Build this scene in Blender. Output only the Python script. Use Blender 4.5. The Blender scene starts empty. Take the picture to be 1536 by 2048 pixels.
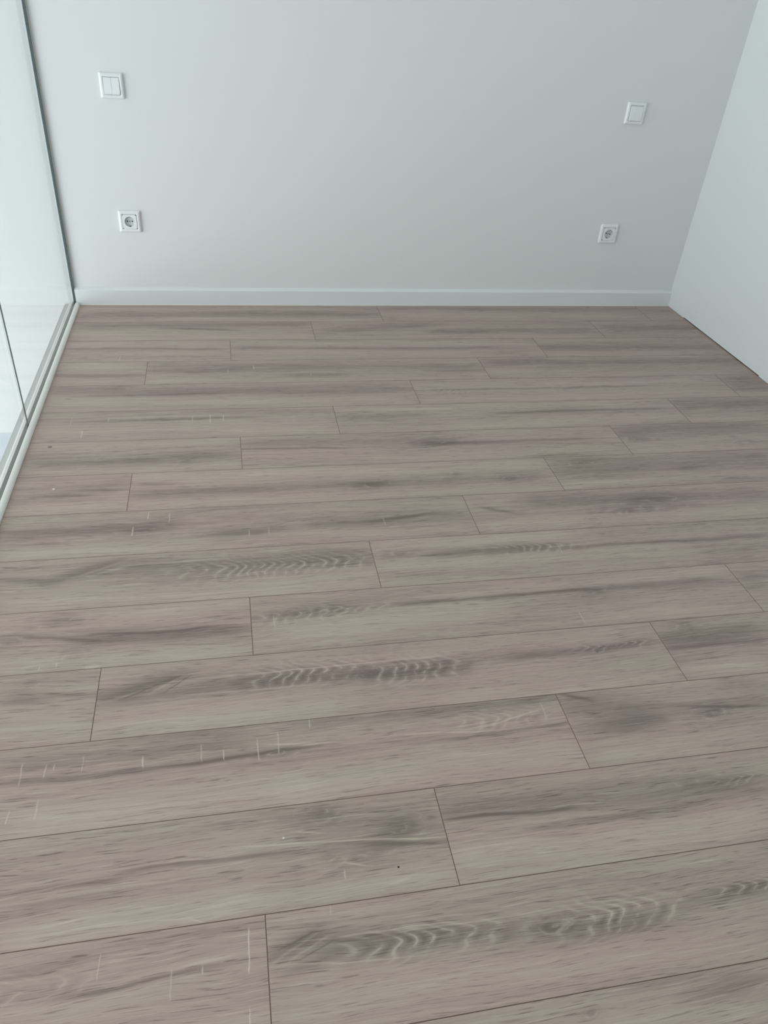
import bpy, bmesh, math, random
from mathutils import Vector, Matrix

# ------------------------------------------------------------------ camera, sky, exposure
SC = bpy.context.scene
COL = SC.collection
cam_data = bpy.data.cameras.new('camera')
cam_data.sensor_fit = 'HORIZONTAL'
cam_data.sensor_width = 36.0
cam_data.lens = 36.0 * 1511.36 / 1536.0
cam_data.clip_start = 0.02
cam = bpy.data.objects.new('camera', cam_data)
COL.objects.link(cam)
cam.location = (0.646248, -3.309075, 1.271686)
cam.rotation_euler = (0.943594, -0.071647, -0.183128)
SC.camera = cam

SC.view_settings.view_transform = 'Standard'
SC.view_settings.look = 'None'
SC.view_settings.gamma = 1.0
SC.view_settings.use_curve_mapping = False
SC.view_settings.exposure = EXPOSURE = -0.17

# overcast daylight: one even pale sky, it enters through the big window of the open stairwell
world = bpy.data.worlds.new('overcast_sky')
SC.world = world
world.use_nodes = True
wb = world.node_tree.nodes['Background']
wb.inputs[0].default_value = (0.925, 0.985, 1.01, 1)
wb.inputs[1].default_value = 5.0

# sizes (metres)
PW = 0.192            # plank width
PL = 1.2943           # plank length
W1 = 0.98266 * PW     # first row, from the skirting board
XR = 2.793            # right wall
YW = 0.014            # far wall plane (skirting front is y = 0)
YB = -5.0             # back of the room
XV = -3.5             # window wall of the stairwell
ZL = -2.72            # floor of the storey below
ZC = 2.50             # ceiling

# daylight opening of the stairwell window, as a portal for the sky
pd = bpy.data.lights.new('stairwell_daylight', 'AREA')
pd.shape = 'RECTANGLE'
WY0, WY1, WZ0, WZ1 = -4.4, -0.8, -2.1, 2.2
pd.size = WZ1 - WZ0
pd.size_y = WY1 - WY0
pd.cycles.is_portal = True
po = bpy.data.objects.new('stairwell_daylight', pd)
COL.objects.link(po)
po.location = (XV - 0.02, (WY0 + WY1) / 2, (WZ0 + WZ1) / 2)
po.rotation_euler = (0, -math.pi / 2, 0)

# ------------------------------------------------------------------ helpers
def srgb(r, g, b, k=1.0):
    def f(c):
        c /= 255.0
        return (c / 12.92 if c <= 0.04045 else ((c + 0.055) / 1.055) ** 2.4) * k
    return (f(r), f(g), f(b), 1.0)

def link(name, me, parent=None):
    o = bpy.data.objects.new(name, me)
    COL.objects.link(o)
    if parent is not None:
        o.parent = parent
    return o

def mesh(name, verts, faces, mats, parent=None, smooth=False, fmat=None):
    me = bpy.data.meshes.new(name)
    me.from_pydata([tuple(v) for v in verts], [], faces)
    for m in (mats if isinstance(mats, (list, tuple)) else [mats]):
        me.materials.append(m)
    if fmat:
        for p, i in zip(me.polygons, fmat):
            p.material_index = i
    if smooth:
        for p in me.polygons:
            p.use_smooth = True
    me.update()
    return link(name, me, parent)

def box_vf(x0, x1, y0, y1, z0, z1):
    v = [(x0, y0, z0), (x1, y0, z0), (x1, y1, z0), (x0, y1, z0), (x0, y0, z1), (x1, y0, z1), (x1, y1, z1), (x0, y1, z1)]
    f = [(0, 3, 2, 1), (4, 5, 6, 7), (0, 1, 5, 4), (1, 2, 6, 5), (2, 3, 7, 6), (3, 0, 4, 7)]
    return v, f

def boxes(name, lst, mat, parent=None):
    V, F = [], []
    for b in lst:
        v, f = box_vf(*b)
        n = len(V)
        V += v
        F += [tuple(i + n for i in q) for q in f]
    return mesh(name, V, F, mat, parent)

def structure(o, label=None):
    o['kind'] = 'structure'
    if label:
        o['label'] = label
    return o

def tag(o, label, cat, group=None):
    o['label'] = label
    o['category'] = cat
    if group:
        o['group'] = group
    return o

def empty(name, loc, rot=(0, 0, 0)):
    o = bpy.data.objects.new(name, None)
    COL.objects.link(o)
    o.location = loc
    o.rotation_euler = rot
    o.empty_display_size = 0.02
    return o

# ------------------------------------------------------------------ node helpers
class NT:
    def __init__(self, tree):
        self.t = tree
    def n(self, kind, **kw):
        x = self.t.nodes.new(kind)
        for k, v in kw.items():
            setattr(x, k, v)
        return x
    def put(self, sock, v):
        if v is None:
            return
        if hasattr(v, 'is_output'):
            self.t.links.new(v, sock)
        else:
            sock.default_value = v
    def m(self, op, a, b=None, c=None, clamp=False):
        x = self.n('ShaderNodeMath', operation=op, use_clamp=clamp)
        for i, v in enumerate((a, b, c)):
            self.put(x.inputs[i], v)
        return x.outputs[0]
    def add(self, a, b): return self.m('ADD', a, b)
    def sub(self, a, b): return self.m('SUBTRACT', a, b)
    def mul(self, a, b): return self.m('MULTIPLY', a, b)
    def div(self, a, b): return self.m('DIVIDE', a, b)
    def sstep(self, x, a, b, lo=0.0, hi=1.0):
        r = self.n('ShaderNodeMapRange', interpolation_type='SMOOTHSTEP')
        for i, v in enumerate((x, a, b, lo, hi)):
            self.put(r.inputs[i], v)
        return r.outputs[0]
    def gauss(self, x):
        return self.m('EXPONENT', self.mul(self.mul(x, x), -1.0))
    def noise(self, vec, scale=1.0, detail=2.0, rough=0.5, dist=0.0):
        r = self.n('ShaderNodeTexNoise')
        self.put(r.inputs['Vector'], vec)
        r.inputs['Scale'].default_value = scale
        r.inputs['Detail'].default_value = detail
        r.inputs['Roughness'].default_value = rough
        r.inputs['Distortion'].default_value = dist
        return r.outputs['Fac']
    def xyz(self, x, y, z=0.0):
        r = self.n('ShaderNodeCombineXYZ')
        for i, v in enumerate((x, y, z)):
            self.put(r.inputs[i], v)
        return r.outputs[0]
    def mix(self, f, a, b, blend='MIX'):
        r = self.n('ShaderNodeMix', data_type='RGBA', blend_type=blend)
        self.put(r.inputs['Factor'], f)
        self.put(r.inputs['A'], a)
        self.put(r.inputs['B'], b)
        return r.outputs['Result']

def group(name, ins, outs):
    g = bpy.data.node_groups.new(name, 'ShaderNodeTree')
    for i in ins:
        g.interface.new_socket(i, in_out='INPUT', socket_type='NodeSocketFloat')
    for i in outs:
        g.interface.new_socket(i, in_out='OUTPUT', socket_type='NodeSocketFloat')
    gi = g.nodes.new('NodeGroupInput')
    go = g.nodes.new('NodeGroupOutput')
    return g, NT(g), {s.name: s for s in gi.outputs if s.name}, go

def plain(name, col, rough=0.5, bump=None, spec=0.5, metal=0.0):
    m = bpy.data.materials.new(name)
    m.use_nodes = True
    b = m.node_tree.nodes['Principled BSDF']
    b.inputs['Base Color'].default_value = col
    b.inputs['Roughness'].default_value = rough
    b.inputs['Specular IOR Level'].default_value = spec
    b.inputs['Metallic'].default_value = metal
    if bump:
        t = NT(m.node_tree)
        tc = t.n('ShaderNodeTexCoord')
        nz = t.noise(tc.outputs['Object'], bump[0], 3.0, 0.6)
        bp = t.n('ShaderNodeBump')
        bp.inputs['Strength'].default_value = bump[1]
        bp.inputs['Distance'].default_value = bump[2]
        t.put(bp.inputs['Height'], nz)
        t.put(b.inputs['Normal'], bp.outputs[0])
    return m

WALL = plain('wall_paint', srgb(232, 234, 233), 0.75, (260.0, 0.06, 0.002), 0.25)
WHITE = plain('white_lacquer', srgb(231, 235, 236), 0.35, None, 0.4)
PLASTIC = plain('white_plastic', srgb(240, 243, 245), 0.25)
BEAD = plain('white_bead', srgb(246, 244, 238), 0.35)
LEDGE = plain('pale_grey_ledge_paint', srgb(206, 209, 206), 0.6)
CUP = plain('socket_cup_plastic', srgb(214, 219, 218), 0.35)
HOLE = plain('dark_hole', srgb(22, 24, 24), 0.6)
METAL = plain('steel', srgb(150, 152, 152), 0.35, None, 0.5, 0.9)
SEAL = plain('dark_green_seal', srgb(84, 98, 98), 0.45)
CORNER_SHADE = plain('beige_corner_shade', srgb(205, 206, 198), 0.4)
TILE = plain('pale_floor_below', srgb(228, 230, 232), 0.4)
DOOR = plain('blue_grey_door_paint', srgb(208, 216, 222), 0.5)
SUB = plain('underlay_board', srgb(92, 78, 68), 0.9)
GROOVE = plain('plank_edge', srgb(134, 113, 100), 0.7)

def glass_material():
    m = bpy.data.materials.new('clear_glass')
    m.use_nodes = True
    t = NT(m.node_tree)
    m.node_tree.nodes.remove(m.node_tree.nodes['Principled BSDF'])
    out = m.node_tree.nodes['Material Output']
    tr = t.n('ShaderNodeBsdfTransparent')
    tr.inputs[0].default_value = (0.960, 0.968, 0.967, 1)
    gl = t.n('ShaderNodeBsdfGlossy')
    gl.inputs['Roughness'].default_value = 0.0
    lw = t.n('ShaderNodeLayerWeight')            # Schlick reflectance of one thin coated surface
    fr = t.add(0.018, t.mul(t.m('POWER', lw.outputs['Facing'], 5.0), 0.60))
    mx = t.n('ShaderNodeMixShader')
    t.put(mx.inputs[0], fr)
    t.put(mx.inputs[1], tr.outputs[0])
    t.put(mx.inputs[2], gl.outputs[0])
    t.put(out.inputs[0], mx.outputs[0])
    return m
GLASS = glass_material()

# ------------------------------------------------------------------ room shell
X0 = -0.038
floor = structure(boxes('floor', [(X0 + 0.002, XR + 0.10, YB, YW + 0.10, -0.30, -0.0082)], SUB),
                  'grey-brown oak laminate plank floor laid in staggered rows')
# far wall runs on behind the glass, past the open stairwell and down to the storey below
DX0, DX1, DZ = -1.22, -0.33, -0.622
structure(boxes('wall_far', [(DX1, XR + 0.10, YW, YW + 0.10, ZL, ZC), (XV - 0.1, DX0, YW, YW + 0.10, ZL, ZC),
                             (DX0, DX1, YW, YW + 0.10, DZ, ZC)], WALL), 'plain white painted far wall')
d1 = structure(boxes('door_1', [(DX0 + 0.03, DX1 - 0.03, YW + 0.03, YW + 0.07, ZL, DZ - 0.03)], DOOR),
               'pale blue-grey door on the storey below')
boxes('door_frame', [(DX0, DX0 + 0.03, YW + 0.005, YW + 0.09, ZL, DZ), (DX1 - 0.03, DX1, YW + 0.005, YW + 0.09, ZL, DZ),
                     (DX0 + 0.03, DX1 - 0.03, YW + 0.005, YW + 0.09, DZ - 0.03, DZ)], DOOR, d1)
structure(boxes('wall_right', [(XR, XR + 0.10, YB, YW, 0.004, ZC)], WHITE), 'smooth white wall panel meeting the floor without skirting')
structure(boxes('trim_1', [(XR + 0.0005, XR + 0.02, -0.150, 0.0, 0.0002, 0.004)], WHITE), 'white filler closing the gap under the right wall')
structure(boxes('trim_2', [(XR + 0.0005, XR + 0.02, YB, -0.785, 0.0002, 0.004)], WHITE), 'white filler closing the gap under the right wall further along')
structure(boxes('wall_back', [(XV - 0.1, XR + 0.1, YB - 0.10, YB, ZL, ZC)], WALL))
structure(boxes('ceiling', [(XV - 0.1, XR + 0.1, YB - 0.1, YW + 0.1, ZC, ZC + 0.1)], WALL))
structure(boxes('floor_below', [(XV - 0.1, X0 + 0.3, YB - 0.1, YW + 0.1, ZL - 0.1, ZL)], TILE))
structure(boxes('wall_left', [(XV - 0.1, XV, YB, WY0, ZL, ZC), (XV - 0.1, XV, WY1, YW, ZL, ZC),
                              (XV - 0.1, XV, WY0, WY1, ZL, WZ0), (XV - 0.1, XV, WY0, WY1, WZ1, ZC)], WALL))
structure(boxes('wall_below', [(X0 + 0.20, X0 + 0.30, YB, YW, ZL, -0.30)], WALL))
# plastered front edge of the floor slab, just outside the glass
structure(boxes('trim_3', [(X0, X0 + 0.002, YB, YW, -0.30, 0.0), (X0 + 0.002, 0.011, YB, YW, -0.0082, 0.0)], LEDGE), 'pale grey ledge of the floor slab outside the glass')

# skirting board: flat front, eased top edge
sk = [(YW, 0.0008), (0.0, 0.0008), (0.0, 0.0635), (0.0010, 0.0660), (0.0110, 0.0735), (YW, 0.0742)]
V = [(x, y, z) for x in (0.0115, XR) for (y, z) in sk]
n = len(sk)
F = [tuple(range(n - 1, -1, -1)), tuple(range(n, 2 * n))] + [(i, (i + 1) % n, n + (i + 1) % n, n + i) for i in range(n)]
F = [tuple(reversed(q)) for q in F]
bb = structure(mesh('baseboard_far', V, F, WHITE), 'low flat white skirting board along the far wall')
boxes('sealant_line', [(0.027, XR, -0.0012, 0.0, 0.0, 0.0022)], BEAD, bb)
# ------------------------------------------------------------------ laminate planks
g_streak, t, I, go = group('streak', ['U', 'V', 'u0', 'u1', 'va', 'vb', 'w', 'f'], ['D'])
k = t.m('DIVIDE', t.sub(I['U'], I['u0']), t.sub(I['u1'], I['u0']), clamp=True)
vc = t.add(I['va'], t.mul(t.sub(I['vb'], I['va']), k))
g = t.gauss(t.div(t.sub(I['V'], vc), I['w']))
a = t.sstep(I['U'], t.sub(I['u0'], I['f']), t.add(I['u0'], I['f']))
b = t.sstep(I['U'], t.sub(I['u1'], I['f']), t.add(I['u1'], I['f']), 1.0, 0.0)
t.put(go.inputs['D'], t.mul(g, t.mul(a, b)))

# nested flame grain: chevrons that open away from the middle, ragged and broken up
g_flame, t, I, go = group('flame', ['U', 'V', 'N', 'M', 'cu', 'cv', 'a', 'b', 'freq'], ['Dark', 'Line'])
q = t.div(t.sub(I['V'], I['cv']), I['b'])
du = t.sub(I['U'], I['cu'])
q2 = t.mul(q, q)
rip = t.mul(t.m('SINE', t.mul(q, 4.2)), 0.006)
s = t.add(t.add(du, t.add(t.mul(q2, 0.020), rip)), t.mul(t.sub(I['N'], 0.5), 0.055))
s = t.mul(s, t.add(1.0, t.mul(t.m('ABSOLUTE', t.div(du, I['a'])), -0.28)))
wv = t.m('SINE', t.mul(s, t.mul(I['freq'], 6.2832)))
da = t.div(du, I['a'])
mask = t.mul(t.gauss(t.mul(q, 0.95)), t.gauss(t.mul(t.mul(da, da), 0.8)))
brk = t.sstep(I['M'], 0.36, 0.60)
t.put(go.inputs['Line'], t.mul(t.mul(mask, brk), t.sstep(wv, 0.70, 1.0)))
t.put(go.inputs['Dark'], t.mul(mask, t.add(0.10, t.mul(t.mul(wv, brk), -0.24))))

# knot: soft dark patch, a small eye and a few torn rings
g_knot, t, I, go = group('knot', ['U', 'V', 'N', 'M', 'cu', 'cv', 'a', 'b'], ['Dark', 'Line'])
x = t.div(t.sub(I['U'], I['cu']), I['a'])
y = t.div(t.sub(I['V'], I['cv']), I['b'])
y = t.add(y, t.mul(x, 0.25))
r = t.m('SQRT', t.add(t.mul(x, x), t.mul(y, y)))
r2 = t.add(r, t.add(t.mul(t.sub(I['N'], 0.5), 2.2), t.mul(t.sub(I['M'], 0.5), 0.7)))
wv = t.m('SINE', t.mul(r2, 8.0))
mask = t.gauss(t.mul(r, 0.85))
brk = t.sstep(I['M'], 0.42, 0.62)
t.put(go.inputs['Dark'], t.add(t.mul(mask, t.add(0.40, t.mul(t.mul(wv, brk), -0.30))), t.mul(t.gauss(t.mul(r2, 2.2)), 0.25)))
t.put(go.inputs['Line'], t.mul(t.mul(mask, brk), t.sstep(wv, 0.75, 1.0)))

# pale mark across the grain
g_tick, t, I, go = group('tick', ['U', 'V', 'N', 'u', 'v0', 'v1', 'w', 'slant'], ['D'])
uc = t.add(I['u'], t.mul(t.sub(I['V'], I['v0']), I['slant']))
uu = t.add(t.sub(I['U'], uc), t.mul(t.sub(I['N'], 0.5), 0.004))
g = t.gauss(t.div(uu, I['w']))
a = t.sstep(I['V'], t.sub(I['v0'], 0.004), t.add(I['v0'], 0.006))
b = t.sstep(I['V'], t.sub(I['v1'], 0.006), t.add(I['v1'], 0.004), 1.0, 0.0)
t.put(go.inputs['D'], t.mul(g, t.mul(a, b)))

def call(t, g, outs, **kw):
    n = t.n('ShaderNodeGroup')
    n.node_tree = g
    for k, v in kw.items():
        t.put(n.inputs[k], v)
    r = [n.outputs[o] for o in outs]
    return r[0] if len(r) == 1 else r

C_DARK = srgb(129, 113, 106)
C_MID = srgb(180, 160, 151)
C_LIGHT = srgb(204, 188, 173)
C_WHITE = srgb(228, 217, 203)

def plank_material(seed, feats, KS=0.8):
    rnd = random.Random(seed)
    m = bpy.data.materials.new('oak_decor')
    m.use_nodes = True
    t = NT(m.node_tree)
    bs = m.node_tree.nodes['Principled BSDF']
    tc = t.n('ShaderNodeTexCoord')
    sp = t.n('ShaderNodeSeparateXYZ')
    t.put(sp.inputs[0], tc.outputs['Object'])
    U = sp.outputs[0]
    V = t.mul(sp.outputs[1], -1.0)           # 0 at the far long edge, 0.192 at the near one
    so, sv = rnd.uniform(0, 50), rnd.uniform(0, 50)
    Us = t.add(U, so)
    # the grain wanders a little along the board
    wob = t.noise(t.xyz(t.mul(Us, 1.5), t.mul(V, 6.0), sv), 1.0, 3.0)
    wob2 = t.noise(t.xyz(t.mul(Us, 7.0), t.mul(V, 22.0), sv + 3.0), 1.0, 2.0)
    Vw = t.add(V, t.add(t.mul(t.sub(wob, 0.5), 0.045), t.mul(t.sub(wob2, 0.5), 0.010)))
    band = t.noise(t.xyz(t.mul(Us, 0.55), t.mul(Vw, 20.0), sv + 7.0), 1.0, 2.0, 0.5)
    blot = t.noise(t.xyz(t.mul(Us, 3.2), t.mul(Vw, 24.0), sv + 11.0), 1.0, 3.0, 0.55)
    mid = t.noise(t.xyz(t.mul(Us, 3.6), t.mul(Vw, 165.0), sv), 1.0, 4.0, 0.65)
    fine = t.noise(t.xyz(t.mul(Us, 22.0), t.mul(Vw, 620.0), sv + 5.0), 1.0, 3.0, 0.6)
    pore = t.noise(t.xyz(t.mul(Us, 20.0), t.mul(Vw, 520.0), sv + 9.0), 1.0, 1.0, 0.5)
    dash = t.noise(t.xyz(t.mul(Us, 11.0), t.mul(Vw, 400.0), sv + 13.0), 1.0, 1.0, 0.5)
    # m: 0 dark .. 0.5 middle .. 1 light
    v = t.add(0.53, t.mul(t.sub(band, 0.5), 0.34))
    v = t.add(v, t.mul(t.sub(blot, 0.5), 0.36))
    v = t.add(v, t.mul(t.sub(mid, 0.5), 0.75))
    v = t.add(v, t.mul(t.sub(fine, 0.5), 0.40))
    rag = t.noise(t.xyz(t.mul(Us, 26.0), t.mul(V, 60.0), sv + 17.0), 1.0, 3.0, 0.6)
    line = None
    mod = t.add(0.55, t.mul(mid, 0.9))
    for ft in feats:
        kd = ft[0]
        if kd == 's':                        # streak: u0,u1,va,vb,half width,strength(+ dark, - light)
            _, u0, u1, va, vb, w, st = ft
            D = call(t, g_streak, ['D'], U=U, V=Vw, u0=u0, u1=u1, va=va, vb=vb, w=w, f=min(0.07, abs(u1 - u0) * 0.45))
            v = t.sub(v, t.mul(t.mul(D, mod), st * KS))
        elif kd == 'f':                      # flame: cu,cv,a,b,freq,strength
            _, cu, cv, a, b, fr, st = ft
            D, Ln = call(t, g_flame, ['Dark', 'Line'], U=U, V=Vw, N=wob2, M=rag, cu=cu, cv=cv, a=a, b=b, freq=fr)
            v = t.sub(v, t.mul(D, st))
            ln = t.mul(Ln, st * 0.42)
            line = ln if line is None else t.m('MAXIMUM', line, ln)
        elif kd == 'k':                      # knot: cu,cv,a,b,strength
            _, cu, cv, a, b, st = ft
            D, Ln = call(t, g_knot, ['Dark', 'Line'], U=U, V=V, N=blot, M=rag, cu=cu, cv=cv, a=a, b=b)
            v = t.sub(v, t.mul(D, st * 0.75))
            ln = t.mul(Ln, st * 0.40)
            line = ln if line is None else t.m('MAXIMUM', line, ln)
        elif kd == 't':                      # tick: u,v0,v1,half width,slant,strength
            _, u, v0, v1, w, sl, st = ft
            D = call(t, g_tick, ['D'], U=U, V=V, N=rag, u=u, v0=v0, v1=v1, w=w, slant=sl)
            ln = t.mul(t.mul(D, t.add(0.35, rag)), st)
            line = ln if line is None else t.m('MAXIMUM', line, ln)
    # fine dark pores and limed pale dashes
    v = t.sub(v, t.mul(t.sstep(pore, 0.60, 0.72), 0.38))
    pale = t.mul(t.sstep(dash, 0.61, 0.78), 0.30)
    line = pale if line is None else t.m('MAXIMUM', line, pale)
    cr = t.n('ShaderNodeValToRGB')
    t.put(cr.inputs[0], v)
    e = cr.color_ramp.elements
    e[0].position, e[0].color = 0.0, C_DARK
    e[1].position, e[1].color = 1.0, C_LIGHT
    x = e.new(0.5)
    x.color = C_MID
    hue = t.noise(t.xyz(t.mul(Us, 1.1), t.mul(Vw, 13.0), sv + 21.0), 1.0, 2.0)
    tint = t.mix(t.sstep(hue, 0.35, 0.65), (1.015, 0.985, 0.995, 1), (0.99, 1.008, 0.98, 1))
    col = t.mix(1.0, cr.outputs[0], tint, 'MULTIPLY')
    col = t.mix(line, col, C_WHITE)
    for ft in feats:
        if ft[0] == 'd':                     # small round spot: u,v,radius,colour
            _, u, w_, rr, cc = ft
            x = t.sub(U, u)
            y = t.sub(V, w_)
            r = t.m('SQRT', t.add(t.mul(x, x), t.mul(y, y)))
            col = t.mix(t.sstep(r, rr * 0.7, rr * 1.2, 1.0, 0.0), col, SPOT[cc])
    t.put(bs.inputs['Base Color'], col)
    t.put(bs.inputs['Roughness'], t.add(0.50, t.mul(fine, 0.12)))
    bs.inputs['Specular IOR Level'].default_value = 0.35
    bp = t.n('ShaderNodeBump')
    bp.inputs['Strength'].default_value = 0.25
    bp.inputs['Distance'].default_value = 0.0006
    t.put(bp.inputs['Height'], t.sub(t.mul(mid, 0.6), t.sstep(pore, 0.6, 0.75)))
    t.put(bs.inputs['Normal'], bp.outputs[0])
    return m

# first end joint of every row, in metres from the glass (the rows step back by a quarter plank)
JX = [6.851, 5.172, 3.370, 1.770, 6.820, 5.158, 3.457, 1.787, 6.811, 5.158, 3.450, 1.763, 6.829, 5.146, 3.417, 1.760]
NROW = 26
XL = 0.0245

def plank_mesh(x0, x1, y0, y1, ox, oy):
    # board with an eased top edge; local origin = far left corner of the uncut board
    c, dz, g = 0.0007, 0.0006, 0.00015
    a0, a1, b0, b1 = x0 + g - ox, x1 - g - ox, y0 + g - oy, y1 - g - oy
    zb = -0.008
    V = [(a0, b0, zb), (a1, b0, zb), (a1, b1, zb), (a0, b1, zb),
         (a0, b0, -dz), (a1, b0, -dz), (a1, b1, -dz), (a0, b1, -dz),
         (a0 + c, b0 + c, 0), (a1 - c, b0 + c, 0), (a1 - c, b1 - c, 0), (a0 + c, b1 - c, 0)]
    F = [(0, 3, 2, 1), (0, 1, 5, 4), (1, 2, 6, 5), (2, 3, 7, 6), (3, 0, 4, 7),
         (4, 5, 9, 8), (5, 6, 10, 9), (6, 7, 11, 10), (7, 4, 8, 11), (8, 9, 10, 11)]
    return V, F, [1] * 9 + [0]

FEATS = {}
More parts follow.
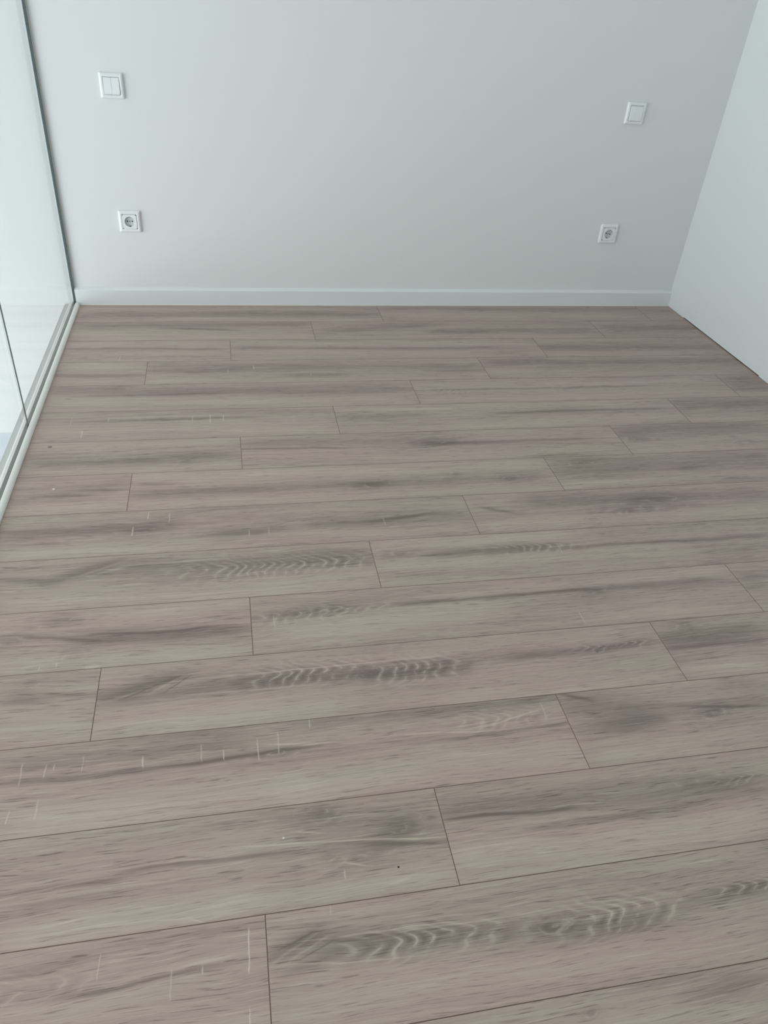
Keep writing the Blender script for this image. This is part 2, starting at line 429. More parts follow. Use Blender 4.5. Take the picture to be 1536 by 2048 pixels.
# wood figure of each board, local metres: s streak, f flame, k knot, t pale cross mark, d spot
FEATS = {
    (1, 0): [('s', 0.0164, 1.2706, 0.1045, 0.1059, 0.0284, 0.3), ('s', 0.0092, 1.0296, 0.0489, 0.0466, 0.0174, -0.2), ('s', 0.301, 1.236, 0.1544, 0.1753, 0.0167, -0.2)],
    (1, 1): [('s', 0.0333, 1.3321, 0.046, 0.0431, 0.0252, 0.25), ('s', 0.0865, 1.2909, 0.1296, 0.1262, 0.0363, -0.22)],
    (1, 2): [('s', 0.0072, 0.1647, 0.1574, 0.158, 0.0248, -0.2), ('s', 0.025, 0.1858, 0.0691, 0.0689, 0.0259, 0.2)],
    (2, 0): [('s', 0.3359, 1.289, 0.0399, 0.0263, 0.0319, 0.3), ('s', 0.3493, 1.2757, 0.1403, 0.1538, 0.0301, -0.25), ('s', 0.7186, 0.9912, 0.0642, 0.0879, 0.0078, 0.45)],
    (2, 1): [('s', 0.0291, 0.5233, 0.1022, 0.0416, 0.0327, 0.3), ('s', 0.5076, 1.2806, 0.1078, 0.1055, 0.0278, 0.35), ('s', 0.0225, 1.2301, 0.1596, 0.1666, 0.0212, -0.18), ('s', 0.0378, 0.3914, 0.0267, 0.0237, 0.0222, 0.1)],
    (2, 2): [('s', 0.0182, 0.5798, 0.0886, 0.0825, 0.0525, 0.3)],
    (3, 0): [('s', 0.6683, 1.2837, 0.0196, 0.0313, 0.0191, -0.2), ('s', 0.6659, 1.2829, 0.0659, 0.0793, 0.0093, 0.45), ('s', 0.6718, 1.2821, 0.1067, 0.1214, 0.0182, -0.18), ('t', 0.884, 0.1388, 0.183, 0.0011, -0.0317, 0.5584)],
    (3, 1): [('s', -0.0008, 1.2546, 0.0314, 0.05, 0.0201, -0.25), ('s', 0.0374, 0.2547, 0.0708, 0.0802, 0.0144, 0.35), ('s', 0.2742, 1.1196, 0.0855, 0.0835, 0.0123, 0.35), ('s', -0.0027, 0.8859, 0.1263, 0.1382, 0.0237, -0.22)],
    (3, 2): [('s', -0.013, 0.8513, 0.1022, 0.1046, 0.0311, 0.35), ('s', -0.0145, 0.8624, 0.1675, 0.1685, 0.0201, -0.18)],
    (4, 0): [('s', 0.9867, 1.2951, 0.0277, 0.0372, 0.0255, -0.3), ('s', 0.9892, 1.2999, 0.1018, 0.1127, 0.0204, 0.25), ('s', 0.997, 1.2945, 0.1537, 0.1651, 0.0119, -0.1)],
    (4, 1): [('s', 0.0101, 1.2865, 0.0417, 0.0676, 0.0354, 0.28), ('s', 0.1202, 0.3763, 0.1044, 0.0618, 0.017, 0.25), ('s', 0.5027, 0.7496, 0.1345, 0.1304, 0.017, 0.35), ('s', 0.0086, 0.7409, 0.1614, 0.1893, 0.0163, -0.15), ('s', 1.1083, 1.2718, 0.1163, 0.1173, 0.0133, 0.3), ('t', 0.294, 0.0722, 0.1061, 0.001, -0.0347, 0.5606), ('t', 0.3895, 0.0448, 0.0752, 0.0015, 0.024, 0.7061), ('t', 0.6008, 0.1167, 0.1421, 0.0011, 0.0029, 0.5107)],
    (4, 2): [('s', 0.008, 0.3057, 0.0495, 0.0295, 0.0376, 0.38), ('s', 0.2915, 1.2128, 0.0672, 0.0648, 0.0384, 0.3), ('s', 0.022, 0.1816, 0.1412, 0.1331, 0.0178, -0.2), ('s', 0.0444, 1.0056, 0.1685, 0.1702, 0.0179, -0.22)],
    (5, 0): [('s', 0.0144, 1.279, 0.0375, 0.0796, 0.0388, 0.3), ('s', 0.1013, 0.5528, 0.0783, 0.0721, 0.0075, 0.35), ('s', 0.0106, 1.2622, 0.1139, 0.1578, 0.0259, -0.25), ('k', 0.2353, 0.0241, 0.0421, 0.0231, 0.3)],
    (5, 1): [('s', 0.0126, 1.2575, 0.0399, 0.0628, 0.0212, -0.25), ('s', 0.0217, 0.9596, 0.0852, 0.082, 0.0083, 0.4), ('s', 0.0262, 1.291, 0.1489, 0.1562, 0.0281, -0.18), ('f', 0.1459, 0.0905, 0.0769, 0.0241, 60.0, 0.4)],
    (5, 2): [('s', 0.0048, 0.2029, 0.0689, 0.0675, 0.0618, 0.3)],
    (6, 0): [('s', 0.326, 1.2998, 0.1282, 0.1496, 0.0422, -0.22), ('s', 0.4445, 1.0373, 0.0679, 0.0701, 0.0084, 0.5), ('s', 0.4834, 1.2814, 0.0063, 0.0261, 0.0212, 0.2), ('t', 0.4328, 0.0339, 0.087, 0.001, -0.0315, 0.4858), ('t', 0.4743, 0.1211, 0.1684, 0.0015, 0.0263, 0.7227), ('t', 0.5469, 0.0435, 0.0704, 0.0015, -0.0245, 0.5239), ('t', 0.8719, 0.037, 0.0951, 0.0013, 0.0186, 0.7419), ('t', 0.9163, 0.0428, 0.0874, 0.0015, -0.0331, 0.6423), ('t', 0.8148, 0.0443, 0.0784, 0.0014, 0.0005, 0.4711)],
    (6, 1): [('s', 0.0046, 0.4183, 0.027, 0.0405, 0.0109, -0.35), ('s', 0.0163, 0.3357, 0.0707, 0.0768, 0.0107, 0.25), ('s', 0.5759, 1.2639, 0.0783, 0.0831, 0.0093, 0.5), ('s', 0.4232, 1.207, 0.022, 0.0328, 0.0191, -0.2), ('s', 0.3879, 1.2896, 0.1578, 0.1497, 0.0283, -0.18), ('s', 0.011, 0.3996, 0.1089, 0.1126, 0.0313, 0.1)],
    (6, 2): [('s', -0.0102, 0.4057, 0.0644, 0.0523, 0.0353, 0.32), ('s', 0.021, 0.342, 0.1586, 0.149, 0.0222, -0.12)],
    (7, 0): [('s', 0.6619, 1.0197, 0.1102, 0.1182, 0.0256, 0.45), ('s', 0.9903, 1.2903, 0.1162, 0.1045, 0.0263, 0.4), ('s', 0.6618, 1.2924, 0.0305, 0.0347, 0.0243, -0.2), ('s', 0.6664, 1.2882, 0.1729, 0.1712, 0.0193, -0.18), ('k', 1.127, 0.1456, 0.0326, 0.0256, 0.4), ('d', 0.7184, 0.0253, 0.0066, 'B')],
    (7, 1): [('s', 0.0138, 0.6953, 0.0388, 0.0394, 0.0382, 0.25), ('s', 0.0045, 0.3298, 0.0811, 0.0932, 0.0061, 0.45), ('s', 0.0103, 0.4353, 0.1349, 0.1462, 0.0354, -0.22), ('k', 0.6344, 0.0749, 0.093, 0.0413, 0.45), ('s', 0.6145, 1.1882, 0.0865, 0.0762, 0.0097, 0.45), ('s', 0.4321, 1.2661, 0.164, 0.1511, 0.0275, -0.22)],
    (7, 2): [('s', -0.0057, 0.6204, 0.041, 0.0303, 0.0419, 0.35), ('k', 0.0599, 0.1035, 0.0551, 0.0296, 0.4), ('s', 0.0107, 0.5304, 0.1667, 0.1671, 0.0256, -0.18), ('k', 0.451, 0.1484, 0.0533, 0.0296, 0.35)],
    (8, 0): [('d', 1.0849, 0.0659, 0.0038, 'L'), ('s', 1.0356, 1.1878, 0.1041, 0.1041, 0.0075, 0.45), ('s', 1.1446, 1.2948, 0.0807, 0.0875, 0.0051, 0.35), ('s', 0.988, 1.2936, 0.1597, 0.1568, 0.0216, -0.25), ('s', 0.998, 1.2938, 0.0766, 0.0746, 0.0561, 0.1)],
    (8, 1): [('s', 0.0094, 1.2722, 0.023, 0.0291, 0.0281, -0.35), ('s', 0.0155, 0.7298, 0.1038, 0.099, 0.0314, 0.35), ('s', 0.6979, 1.2622, 0.1047, 0.1024, 0.0329, 0.35), ('k', 0.6956, 0.1181, 0.068, 0.0292, 0.4), ('k', 0.9762, 0.0755, 0.0191, 0.014, 0.5), ('k', 1.1416, 0.1134, 0.0354, 0.0249, 0.5), ('s', 0.0067, 1.2708, 0.1646, 0.1681, 0.0229, -0.2), ('s', 0.012, 0.1106, 0.0575, 0.0624, 0.0079, 0.4)],
    (8, 2): [('s', 0.0005, 0.7967, 0.0608, 0.0577, 0.0448, 0.35), ('s', 0.0119, 0.7434, 0.1625, 0.1386, 0.0224, -0.2), ('k', 0.4701, 0.0975, 0.0439, 0.0176, 0.5), ('k', 0.6134, 0.1502, 0.0703, 0.0343, 0.25), ('k', 0.1135, 0.0386, 0.0512, 0.0267, 0.35)],
    (9, 0): [('s', 0.0242, 0.461, 0.0958, 0.056, 0.031, 0.3), ('k', 0.3778, 0.0892, 0.0583, 0.02, 0.5), ('s', 0.5545, 0.7417, 0.125, 0.1218, 0.02, 0.45), ('s', 0.9946, 1.1744, 0.1073, 0.0845, 0.0071, 0.5), ('s', 0.7976, 1.2757, 0.1086, 0.098, 0.0327, 0.25), ('s', 0.0398, 0.5287, 0.1727, 0.1679, 0.0227, -0.28), ('s', 0.7938, 1.2877, 0.1489, 0.1614, 0.0157, -0.12), ('s', 0.1024, 0.1755, 0.1281, 0.1308, 0.0084, 0.25), ('t', 0.3892, 0.0079, 0.0407, 0.0012, -0.0329, 0.7738), ('t', 0.4457, 0.0151, 0.0616, 0.0015, 0.0038, 0.5201), ('t', 0.3524, 0.0734, 0.1133, 0.0015, 0.0058, 0.7529), ('t', 0.6578, 0.1143, 0.1387, 0.0015, 0.0007, 0.5656), ('t', 0.7118, 0.1079, 0.137, 0.0013, -0.0055, 0.4645), ('t', 1.035, 0.0873, 0.1246, 0.0011, 0.025, 0.4173)],
    (9, 1): [('s', 0.0372, 0.1348, 0.0629, 0.0963, 0.0073, 0.45), ('s', 0.1677, 0.9961, 0.0455, 0.0636, 0.0364, 0.3), ('k', 0.5657, 0.1018, 0.1117, 0.0502, 0.5), ('k', 0.4622, 0.1291, 0.0467, 0.0244, 0.4), ('s', 0.0105, 0.9334, 0.1535, 0.1588, 0.0287, -0.22), ('k', 0.3578, 0.1551, 0.0243, 0.0166, 0.45), ('s', 0.0095, 0.1902, 0.0248, 0.0264, 0.0153, -0.1)],
    (10, 0): [('s', 0.5471, 0.6493, 0.0708, 0.0288, 0.0039, -0.28), ('s', 0.5822, 0.6745, 0.0705, 0.0411, 0.0039, -0.25), ('s', 0.6684, 0.8971, 0.0405, 0.0348, 0.003, -0.4), ('s', 0.3742, 0.4913, 0.0645, 0.0838, 0.015, 0.35), ('s', 0.4797, 0.6607, 0.0826, 0.02, 0.0214, 0.45), ('s', 0.5703, 0.7232, 0.0693, 0.042, 0.0156, 0.25), ('s', 0.6632, 1.2801, 0.0498, 0.0634, 0.0322, 0.3), ('f', 1.0483, 0.0778, 0.2419, 0.0359, 45.0, 0.6), ('s', 0.3927, 1.2961, 0.1552, 0.1618, 0.0401, -0.28), ('s', 0.7629, 1.1225, 0.1077, 0.1091, 0.0058, 0.2)],
    (10, 1): [('s', 0.0138, 0.5945, 0.0191, 0.0183, 0.022, -0.3), ('k', 0.0705, 0.061, 0.0511, 0.0208, 0.35), ('s', 0.1561, 0.5297, 0.067, 0.0673, 0.0149, 0.35), ('f', 0.441, 0.0679, 0.1275, 0.0214, 50.0, 0.5), ('s', 0.5247, 1.176, 0.0802, 0.0805, 0.0088, 0.4), ('s', 0.0124, 0.9259, 0.1032, 0.1315, 0.0248, -0.18), ('s', 0.0311, 0.462, 0.1452, 0.1681, 0.0157, 0.12), ('s', 0.9045, 1.1325, 0.1692, 0.1466, 0.042, 0.18), ('t', 0.5238, 0.0608, 0.1035, 0.0009, 0.0101, 0.5122)],
    (10, 2): [],
    (11, 0): [('k', 0.8686, 0.0345, 0.0529, 0.03, 0.45), ('k', 0.7632, 0.097, 0.0368, 0.0202, 0.5), ('k', 0.9091, 0.1499, 0.0273, 0.0196, 0.5), ('s', 0.7433, 0.958, 0.0748, 0.1022, 0.0063, 0.4), ('s', 0.9038, 1.2911, 0.0945, 0.0993, 0.0242, 0.4), ('s', 0.9668, 1.1884, 0.0842, 0.0879, 0.0033, 0.5), ('s', 0.7619, 1.2879, 0.166, 0.1756, 0.0254, -0.28), ('s', 0.9276, 1.2943, 0.0261, 0.0208, 0.0173, -0.22), ('t', 0.8421, 0.1725, 0.1856, 0.0013, -0.0023, 0.5371), ('t', 0.8764, 0.165, 0.1797, 0.0016, -0.0244, 0.5651), ('s', 0.9364, 0.9618, 0.1867, 0.1839, 0.0044, -0.9)],
    (11, 1): [('s', 0.0326, 0.2631, 0.0798, 0.0631, 0.0223, 0.3), ('f', 0.1154, 0.0786, 0.1298, 0.0238, 40.0, 0.5), ('f', 0.2257, 0.0662, 0.1087, 0.0174, 45.0, 0.5), ('t', 0.053, 0.0703, 0.112, 0.001, 0.0106, 0.5105), ('s', 0.007, 0.6093, 0.1266, 0.1039, 0.0369, -0.28), ('s', 0.3494, 0.8405, 0.0688, 0.061, 0.0072, 0.55), ('s', 0.8257, 1.2436, 0.0633, 0.0626, 0.0113, 0.35), ('s', 0.495, 1.2801, 0.0477, 0.0269, 0.0171, -0.28), ('k', 0.8691, 0.0755, 0.0465, 0.022, 0.4), ('s', 0.3445, 0.7654, 0.1546, 0.1459, 0.0133, 0.15), ('t', 0.8049, 0.1332, 0.1792, 0.0011, 0.0198, 0.5283), ('s', 0.8548, 1.2919, 0.1556, 0.1753, 0.0173, -0.15)],
    (11, 2): [('s', -0.0082, 0.0923, 0.0669, 0.0668, 0.0348, 0.3)],
    (12, 0): [('s', 1.1048, 1.1924, 0.0675, 0.0758, 0.0147, 0.4), ('s', 1.1952, 1.2946, 0.0629, 0.0724, 0.0068, 0.4), ('k', 1.1568, 0.0258, 0.0261, 0.0168, 0.3), ('s', 1.1187, 1.2971, 0.1359, 0.1376, 0.0303, -0.28), ('s', 1.1172, 1.2939, 0.0333, 0.02, 0.0141, 0.1)],
    (12, 1): [('s', 0.0188, 0.1354, 0.088, 0.0532, 0.0034, -0.28), ('s', 0.056, 0.1505, 0.0819, 0.0409, 0.0022, 0.4), ('s', 0.1058, 0.1785, 0.0745, 0.0343, 0.0035, -0.28), ('s', 0.1364, 0.1871, 0.0755, 0.0396, 0.0022, 0.4), ('s', 0.1821, 0.7697, 0.0518, 0.0452, 0.0023, -0.45), ('s', 0.1777, 0.4625, 0.086, 0.1012, 0.0022, -0.4), ('s', 0.1051, 0.1869, 0.0635, 0.031, 0.0028, 0.3), ('s', 0.011, 0.1816, 0.0791, 0.0303, 0.0196, 0.5), ('s', 0.0371, 0.2085, 0.0929, 0.076, 0.0109, 0.25), ('s', 0.1878, 0.7954, 0.0735, 0.0822, 0.0286, 0.32), ('f', 0.4448, 0.0631, 0.1417, 0.0289, 42.0, 0.75), ('f', 0.6793, 0.0791, 0.1238, 0.0321, 42.0, 0.7), ('k', 0.5763, 0.0802, 0.0332, 0.0144, 0.4), ('s', 0.8944, 1.2643, 0.0722, 0.0648, 0.0139, 0.4), ('f', 1.1724, 0.0659, 0.0982, 0.014, 50.0, 0.6), ('s', 0.0145, 0.5184, 0.1565, 0.1686, 0.0282, -0.25), ('s', 0.7342, 1.2731, 0.1818, 0.1723, 0.0234, -0.25), ('s', 0.3374, 0.9063, 0.0312, 0.0354, 0.0121, -0.05), ('d', 1.1196, 0.0809, 0.0038, 'B')],
    (12, 2): [('s', -0.0192, 0.2867, 0.0693, 0.0716, 0.0383, 0.35), ('k', 0.0894, 0.0216, 0.0336, 0.0199, 0.45), ('s', 0.0065, 0.2257, 0.168, 0.1643, 0.0247, -0.3), ('s', -0.0048, 0.2719, 0.0924, 0.094, 0.0062, 0.25)],
    (13, 0): [('s', 1.0146, 1.1499, 0.0662, 0.05, 0.002, -0.5), ('s', 1.0671, 1.1953, 0.0705, 0.0478, 0.002, -0.5), ('s', 1.0999, 1.2442, 0.0695, 0.0378, 0.002, -0.5), ('s', 0.9302, 1.1404, 0.0654, 0.0798, 0.002, -0.5), ('s', 0.1724, 0.4025, 0.0734, 0.0761, 0.0088, 0.4), ('s', 0.3754, 0.551, 0.0769, 0.0756, 0.0057, 0.5), ('s', 0.5321, 0.766, 0.0765, 0.0662, 0.0058, 0.55), ('s', 0.1654, 0.6296, 0.039, 0.0242, 0.0235, 0.22), ('k', 0.681, 0.0742, 0.0437, 0.0116, 0.45), ('s', 0.7315, 1.2891, 0.0086, 0.0103, 0.0181, 0.32), ('f', 1.1606, 0.0513, 0.1176, 0.0228, 40.0, 0.5), ('s', 1.0086, 1.3075, 0.0904, 0.0804, 0.0049, 0.35), ('s', 0.1881, 0.7181, 0.1508, 0.1515, 0.0394, -0.28), ('s', 0.6803, 1.2969, 0.1518, 0.1598, 0.0377, -0.3), ('s', 0.7647, 1.0302, 0.078, 0.0883, 0.0095, 0.15), ('t', 0.2045, 0.0358, 0.0847, 0.0013, 0.0323, 0.4404), ('t', 0.248, 0.0441, 0.0733, 0.0009, -0.0217, 0.7061), ('t', 0.2627, 0.044, 0.0576, 0.0013, -0.021, 0.5324), ('t', 0.314, 0.0337, 0.0712, 0.001, -0.0033, 0.4171), ('t', 0.4244, 0.0496, 0.0747, 0.0014, 0.0317, 0.7819), ('t', 0.5338, 0.0348, 0.0756, 0.0014, 0.0368, 0.4073), ('t', 0.5768, 0.0535, 0.0767, 0.0011, 0.0373, 0.7101), ('t', 0.6426, 0.0359, 0.0875, 0.0012, 0.0355, 0.6482), ('t', 0.6846, 0.0242, 0.0767, 0.0015, -0.0165, 0.4766), ('t', 0.7508, -0.0016, 0.0222, 0.0012, -0.0291, 0.5527), ('t', 0.2467, 0.1185, 0.1594, 0.0016, -0.0135, 0.4038), ('t', 0.1998, 0.1344, 0.1605, 0.0009, -0.0264, 0.7135), ('t', 1.2517, 0.0192, 0.0644, 0.0012, -0.0168, 0.4388), ('s', 0.6678, 0.727, 0.051, 0.0563, 0.0018, -0.7), ('s', 0.7265, 0.7818, 0.0611, 0.061, 0.0018, -0.7)],
    (13, 1): [('s', -0.0038, 0.1902, 0.0368, 0.0747, 0.044, 0.35), ('s', 0.0118, 0.1775, 0.1113, 0.1, 0.0197, 0.25), ('s', 0.0035, 0.0754, 0.0029, 0.0286, 0.0054, 0.45), ('k', 0.3325, 0.0939, 0.0386, 0.0192, 0.55), ('s', 0.1302, 0.481, 0.0766, 0.0731, 0.0312, 0.25), ('s', 0.1651, 0.3743, 0.0026, 0.0073, 0.0139, -0.25), ('s', 0.0328, 0.4212, 0.1662, 0.164, 0.0199, -0.3), ('k', 0.4271, 0.0256, 0.0595, 0.0194, 0.25), ('s', 0.2552, 0.4706, 0.0649, 0.0889, 0.0039, 0.4)],
    (14, 0): [('s', 1.0233, 1.0676, 0.054, 0.0612, 0.0019, -0.5), ('s', 0.9949, 1.0651, 0.0768, 0.083, 0.0015, -0.4), ('s', 0.5395, 0.6936, 0.0974, 0.0878, 0.0014, -0.35), ('s', 0.7573, 0.9081, 0.0759, 0.0794, 0.0015, -0.5), ('s', 0.5381, 0.7022, 0.0906, 0.0934, 0.0069, 0.45), ('s', 0.6782, 0.7741, 0.0925, 0.0819, 0.008, 0.35), ('s', 0.7576, 1.0288, 0.0795, 0.0911, 0.0064, 0.55), ('s', 0.5432, 0.7526, 0.1159, 0.1221, 0.0076, 0.25), ('k', 1.0771, 0.0194, 0.0292, 0.0263, 0.5), ('k', 1.213, 0.0718, 0.0473, 0.0252, 0.5), ('k', 1.1452, 0.1171, 0.0524, 0.0237, 0.4), ('k', 1.0755, 0.1071, 0.0217, 0.0146, 0.3), ('s', 0.9968, 1.299, 0.0502, 0.0687, 0.0429, 0.25), ('s', 1.1091, 1.2887, 0.0893, 0.109, 0.0056, 0.4), ('s', 0.943, 1.2823, 0.0675, 0.0974, 0.0015, -0.7), ('s', 0.5531, 0.939, 0.1644, 0.1647, 0.0226, -0.32), ('s', 0.8983, 1.2906, 0.167, 0.1729, 0.022, -0.25), ('s', 0.7951, 0.8384, 0.1712, 0.176, 0.0013, -0.8), ('s', 0.8384, 0.8622, 0.176, 0.1868, 0.0013, -0.9), ('d', 1.1956, 0.1446, 0.0019, 'K'), ('d', 1.0021, 0.0626, 0.0021, 'L'), ('t', 1.1013, 0.1348, 0.154, 0.0016, -0.0061, 0.4832), ('s', 1.1783, 1.2055, 0.1786, 0.1738, 0.0014, -0.8), ('s', 1.1043, 1.1419, 0.1232, 0.1368, 0.0016, -0.7), ('s', 0.5269, 0.8741, 0.0355, 0.0291, 0.0227, -0.06)],
    (14, 1): [('s', -0.0001, 0.6759, 0.0495, 0.076, 0.029, 0.34), ('s', -0.0002, 0.2888, 0.069, 0.08, 0.004, 0.5), ('s', 0.1581, 0.4879, 0.1064, 0.102, 0.0079, 0.35), ('s', 0.1794, 0.2569, 0.1284, 0.1314, 0.0047, 0.35), ('s', -0.006, 0.6238, 0.1469, 0.1551, 0.0316, -0.32), ('k', 0.0676, 0.1329, 0.0108, 0.0129, 0.3), ('k', 0.5349, 0.057, 0.0617, 0.0192, 0.3), ('f', 0.6189, 0.066, 0.0623, 0.0128, 45.0, 0.4)],
    (15, 0): [('s', 0.8967, 1.0402, 0.0298, 0.0304, 0.0103, 0.3), ('f', 0.9437, 0.0559, 0.079, 0.0184, 40.0, 0.45), ('s', 0.9714, 1.0811, 0.076, 0.0773, 0.0056, 0.4), ('s', 1.0668, 1.2061, 0.0772, 0.0704, 0.0036, 0.5), ('t', 1.0401, 0.0227, 0.0622, 0.0009, -0.0356, 0.4675), ('t', 1.1484, 0.0614, 0.1065, 0.0014, -0.028, 0.4164), ('t', 1.2669, 0.0179, 0.0854, 0.0012, -0.0201, 0.7991), ('t', 1.2637, 0.1334, 0.163, 0.001, 0.0023, 0.7095), ('t', 1.1948, 0.0643, 0.0788, 0.0012, 0.039, 0.5911), ('s', 0.9105, 1.265, 0.0973, 0.1178, 0.0203, -0.22), ('s', 1.114, 1.2931, 0.0208, 0.0168, 0.0093, 0.12), ('s', 1.1759, 1.2289, 0.0643, 0.0637, 0.0015, -0.6)],
    (15, 1): [('s', 0.0066, 0.0857, 0.0829, 0.0394, 0.003, -0.28), ('s', 0.0257, 0.1009, 0.0858, 0.048, 0.0022, -0.25), ('s', 0.0493, 0.1037, 0.0821, 0.0578, 0.0015, 0.35), ('s', 0.0841, 0.3006, 0.0533, 0.0524, 0.0016, -0.4), ('s', 0.2653, 0.4756, 0.0569, 0.0568, 0.0016, -0.4), ('s', 0.0567, 0.2554, 0.0869, 0.0986, 0.0015, -0.4), ('s', 0.0197, 0.0735, 0.0626, 0.0399, 0.0015, 0.35), ('s', 0.0009, 0.094, 0.0746, 0.0375, 0.0181, 0.45), ('s', 0.0169, 0.1132, 0.1011, 0.0769, 0.0101, 0.3), ('s', 0.0755, 0.6641, 0.0581, 0.1068, 0.0199, 0.34), ('f', 0.2608, 0.0761, 0.1376, 0.0228, 36.0, 0.75), ('f', 0.584, 0.0814, 0.1207, 0.027, 38.0, 0.7), ('k', 0.4718, 0.0903, 0.0335, 0.0123, 0.5), ('s', 0.7373, 0.882, 0.0764, 0.0752, 0.0132, 0.4), ('f', 0.8464, 0.0746, 0.073, 0.0133, 40.0, 0.6), ('s', 0.013, 0.4432, 0.1536, 0.1426, 0.026, -0.24), ('s', 0.4232, 0.8276, 0.1507, 0.1579, 0.0217, -0.2), ('s', 0.0568, 0.9238, 0.0029, 0.0117, 0.0137, -0.12), ('t', 0.1067, -0.0003, 0.0167, 0.0011, -0.0072, 0.4147)],
    (16, 1): [('k', 0.7984, 0.0292, 0.0139, 0.0077, 0.6), ('s', 0.9634, 1.1015, 0.0334, 0.033, 0.0173, 0.35), ('s', 0.5797, 0.8197, 0.0109, 0.0144, 0.013, -0.12), ('s', 0.8069, 1.0778, 0.0435, 0.069, 0.0089, -0.15)],
}
SPOT = {'K': (0.012, 0.011, 0.010, 1), 'L': (0.75, 0.72, 0.68, 1), 'B': (0.22, 0.19, 0.17, 1)}

for row in range(NROW):
    yt = YW - 0.010 if row == 0 else -(W1 + (row - 1) * PW)
    yb = -(W1 + row * PW)
    if yb < YB:
        yb = YB
    j0 = (JX[row] if row < len(JX) else JX[row % 4 + 8] ) * PW
    e = j0
    while e > XL + 0.02:
        e -= PL
    i = 0
    while e < XR - 0.02:
        x0, x1 = max(e, XL), min(e + PL, XR + 0.004)
        ox, oy = e, -(W1 + (row - 1) * PW)
        V, F, fm = plank_mesh(x0, x1, yb, yt, ox, oy)
        key = (row + 1, i)
        o = mesh('plank', V, F, [plank_material(row * 17 + i * 5 + 3, FEATS.get(key, []), 0.68 if row < 8 else 0.80), GROOVE], floor, fmat=fm)
        o.location = (ox, oy, 0)
        e += PL
        i += 1
# ------------------------------------------------------------------ glass partition
gp = empty('glass_partition', (0, 0, 0))
tag(gp, 'frameless floor-to-ceiling clear glass partition set in a white beaded floor channel', 'glass partition')
GJ = [YW - 0.004, -1.0525, -2.1190, -3.1855, -4.2520, YB]
for i in range(5):
    y1, y0 = GJ[i] - (0 if i == 0 else 0.002), GJ[i + 1] + (0 if i == 4 else 0.002)
    v, f = box_vf(-0.0035, 0.0065, y0, y1, -0.006, ZC)
    mesh('pane', v, f, [GLASS, SEAL], gp, fmat=[0, 0, 0, 0, 0, 0])
for y in GJ[1:-1]:
    boxes('pane_seal', [(0.0035, 0.0066, y - 0.0019, y + 0.0019, 0.0, ZC)], SEAL, gp)
boxes('floor_gasket', [(0.0066, 0.0086, YB, YW - 0.0015, -0.004, 0.0108)], SEAL, gp)
boxes('wall_gasket', [(0.0067, 0.0105, YW - 0.0120, YW, 0.0, ZC), (-0.0005, 0.0067, YW - 0.0038, YW, 0.0, ZC)], SEAL, gp)

def bead(name, x0, x1, h, flip=False):
    # quarter-round glazing bead lying along the glass, rounded off at the wall end
    n = 8
    prof = []
    for i in range(n + 1):
        a = math.pi / 2 * i / n
        prof.append((x0 + (x1 - x0) * (0.25 + 0.75 * math.sin(a)) if i else x0, h * (1.0 if i == 0 else (0.25 + 0.75 * math.cos(a)))))
    prof = [(x0, 0.0), (x0, h)] + [(x0 + (x1 - x0) * (0.30 + 0.70 * math.sin(math.pi / 2 * i / n)), h * (0.2 + 0.8 * math.cos(math.pi / 2 * i / n))) for i in range(n + 1)] + [(x1, 0.0)]
    secs = [(YB, 1.0), (-0.006, 1.0), (-0.002, 0.93), (0.001, 0.75), (0.003, 0.45)] if not flip else [(YB, 1.0), (YW - 0.001, 1.0)]
    V, F = [], []
    m = len(prof)
    for y, s in secs:
        for x, z in prof:
            V.append((x0 + (x - x0) * (0.6 + 0.4 * s), y, z * s))
    for k in range(len(secs) - 1):
        for i in range(m):
            j = (i + 1) % m
            F.append((k * m + i, k * m + j, (k + 1) * m + j, (k + 1) * m + i))
    F.append(tuple(range(m)))
    F.append(tuple(range((len(secs) - 1) * m + m - 1, (len(secs) - 1) * m - 1, -1)))
    if x1 < x0:
        F = [tuple(reversed(q)) for q in F]
    F = [tuple(reversed(q)) for q in F]
    o = mesh(name, V, F, BEAD, gp)
    return o
bead('glazing_bead', 0.0086, 0.0250, 0.012)
bead('glazing_bead', -0.0036, -0.0190, 0.011, True)
# added fillet between glass and wall; its beige stands in for the gasket's soft shadow
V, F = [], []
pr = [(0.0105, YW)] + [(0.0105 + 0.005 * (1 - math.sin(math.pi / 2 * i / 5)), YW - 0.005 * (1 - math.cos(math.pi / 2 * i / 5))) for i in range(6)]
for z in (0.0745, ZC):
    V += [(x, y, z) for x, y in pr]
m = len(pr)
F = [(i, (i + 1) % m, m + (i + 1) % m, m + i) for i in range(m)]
mesh('corner_shade_fillet', V, F, CORNER_SHADE, gp)

# ------------------------------------------------------------------ switches and sockets
# local frame: x right, y out of the wall is -y, z up; origin on the wall behind the middle
def ring_frame(name, parent, so, si, d, mat):
    # square surround: sloping outer sides, soft face, stepped opening
    lay = [(so, 0.0, 0.0030), (so, d * 0.30, 0.0030), (so - 0.0012, d * 0.62, 0.0034), (so - 0.0036, d * 0.88, 0.0036), (so - 0.0072, d, 0.0036), (si + 0.0035, d, 0.0014), (si + 0.0012, d * 0.93, 0.0010), (si, d * 0.80, 0.0010), (si, 0.0, 0.0010)]
    V, F = [], []
    per = 0
    for s, y, r in lay:
        pts = []
        for cx, cz, a0 in ((1, 1, 0), (-1, 1, 90), (-1, -1, 180), (1, -1, 270)):
            for k in range(4):
                a = math.radians(a0 + 30 * k)
                pts.append((cx * (s - r) + r * math.cos(a), -y, cz * (s - r) + r * math.sin(a)))
        per = len(pts)
        V += pts
    for k in range(len(lay) - 1):
        for i in range(per):
            j = (i + 1) % per
            F.append((k * per + i, k * per + j, (k + 1) * per + j, (k + 1) * per + i))
    return mesh(name, V, F, mat, parent)

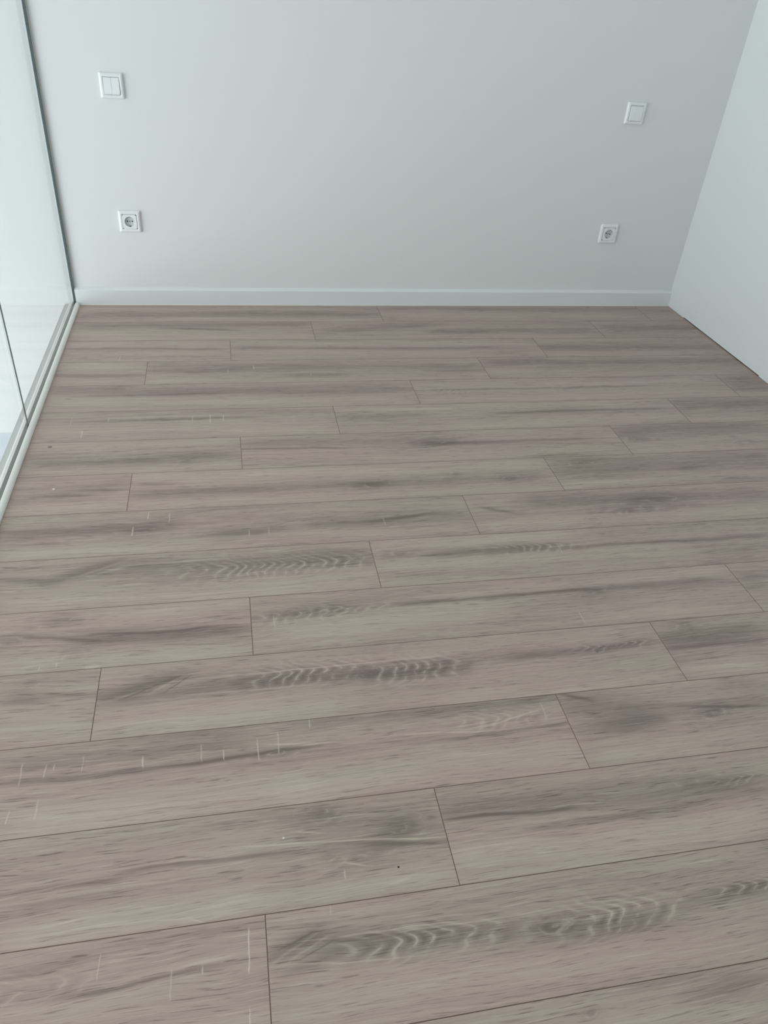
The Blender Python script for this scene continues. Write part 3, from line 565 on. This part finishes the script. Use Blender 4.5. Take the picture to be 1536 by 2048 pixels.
def slab(name, parent, x0, x1, z0, z1, y_at, mat, ch=0.0008):
    # thin pillow: y_at(z) gives how far the face stands out; eased edge all round
    nz = 6
    zs = [z0 + (z1 - z0) * i / nz for i in range(nz + 1)]
    V, F = [], []
    for z in zs:
        zz = min(max(z, z0 + ch), z1 - ch)
        V += [(x0, -y_at(z) + ch + 0.004, z), (x0, -y_at(z) + ch, z), (x0 + ch, -y_at(zz), zz), (x1 - ch, -y_at(zz), zz), (x1, -y_at(z) + ch, z), (x1, -y_at(z) + ch + 0.004, z)]
    for k in range(nz):
        for i in range(5):
            a = k * 6 + i
            F.append((a, a + 1, a + 7, a + 6))
    F.append((0, 5, 4, 3, 2, 1))
    b = nz * 6
    F.append((b, b + 1, b + 2, b + 3, b + 4, b + 5))
    return mesh(name, V, F, mat, parent)

def light_switch(x, z, label, rot):
    r = empty('light_switch', (x, YW, z), (0, rot, 0))
    tag(r, label, 'light switch', 'white double switches on the far wall')
    ring_frame('frame', r, 0.0425, 0.0290, 0.0105, PLASTIC)
    boxes('mounting_plate', [(-0.0295, 0.0295, -0.0040, -0.0002, -0.0295, 0.0295)], CUP, r)
    for s in (-1, 1):
        x0, x1 = (-0.0281, -0.0002) if s < 0 else (0.0002, 0.0281)
        slab('rocker', r, x0, x1, -0.0281, 0.0281, lambda q: 0.0117 - 0.0016 * (q / 0.028), PLASTIC)
    return r

def wall_socket(x, z, label, rot, spin):
    r = empty('wall_socket', (x, YW, z), (0, rot, 0))
    tag(r, label, 'socket', 'white earthed sockets on the far wall')
    ring_frame('frame', r, 0.0425, 0.0285, 0.0105, PLASTIC)
    # face plate with the round well
    R, D, N = 0.0198, 0.0100, 32
    yf = 0.0112
    V, F = [], []
    h = 0.0278
    sq = []
    for i in range(N):
        a = 2 * math.pi * i / N + math.pi / N
        c, s = math.cos(a), math.sin(a)
        k = h / max(abs(c), abs(s))
        sq.append((c * k, s * k))
    loops = [[(x_, -0.0035, z_) for x_, z_ in sq], [(x_, -yf + 0.0006, z_) for x_, z_ in sq], [(x_ * 0.978, -yf, z_ * 0.978) for x_, z_ in sq]]
    for rr, yy in ((R + 0.0012, yf), (R + 0.0004, yf - 0.0003), (R, yf - 0.0012)):
        loops.append([(rr * math.cos(2 * math.pi * i / N + math.pi / N), -yy, rr * math.sin(2 * math.pi * i / N + math.pi / N)) for i in range(N)])
    for lp in loops:
        V += lp
    for k in range(len(loops) - 1):
        for i in range(N):
            j = (i + 1) % N
            F.append((k * N + i, k * N + j, (k + 1) * N + j, (k + 1) * N + i))
    face = mesh('socket_face', V, F, PLASTIC, r)
    # well: wall and bottom
    V, F = [], []
    lp = [(R, yf - 0.0012), (R - 0.0004, 0.0018), (R - 0.0014, 0.0010)]
    for rr, yy in lp:
        V += [(rr * math.cos(2 * math.pi * i / N + math.pi / N), -yy, rr * math.sin(2 * math.pi * i / N + math.pi / N)) for i in range(N)]
    for k in range(2):
        for i in range(N):
            j = (i + 1) % N
            F.append((k * N + i, k * N + j, (k + 1) * N + j, (k + 1) * N + i))
    F.append(tuple(range(2 * N, 3 * N)))
    well = mesh('socket_well', V, F, CUP, r)
    well.rotation_euler = (0, spin, 0)
    def disc(name, cx, cz, rad, mat, y=0.0012, n=12):
        V = [(cx + rad * math.cos(2 * math.pi * i / n), -y, cz + rad * math.sin(2 * math.pi * i / n)) for i in range(n)]
        V += [(p[0], -0.0005, p[2]) for p in V]
        F = [tuple(range(n))] + [(i, n + i, n + (i + 1) % n, (i + 1) % n) for i in range(n)]
        return mesh(name, V, F, mat, well)
    for s in (-1, 1):
        disc('pin_hole', s * 0.0095, 0, 0.0028, HOLE)
    disc('screw', 0, 0, 0.0027, METAL, 0.0022)
    for s in (-1, 1):
        zc = s * 0.0176
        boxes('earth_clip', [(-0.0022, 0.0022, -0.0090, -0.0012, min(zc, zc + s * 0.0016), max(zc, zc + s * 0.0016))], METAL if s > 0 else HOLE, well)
    return r

light_switch(0.2640, 0.8357, 'white double rocker switch on the far wall near the glass partition', 0.0)
light_switch(2.3776, 0.8382, 'white double rocker switch on the far wall near the plain right wall', 0.0)
wall_socket(0.2702, 0.3490, 'white round-pin wall socket above the skirting near the glass partition', 0.0, 0.0)
wall_socket(2.3853, 0.3400, 'white round-pin wall socket with turned insert near the plain right wall', 0.0, math.radians(12))
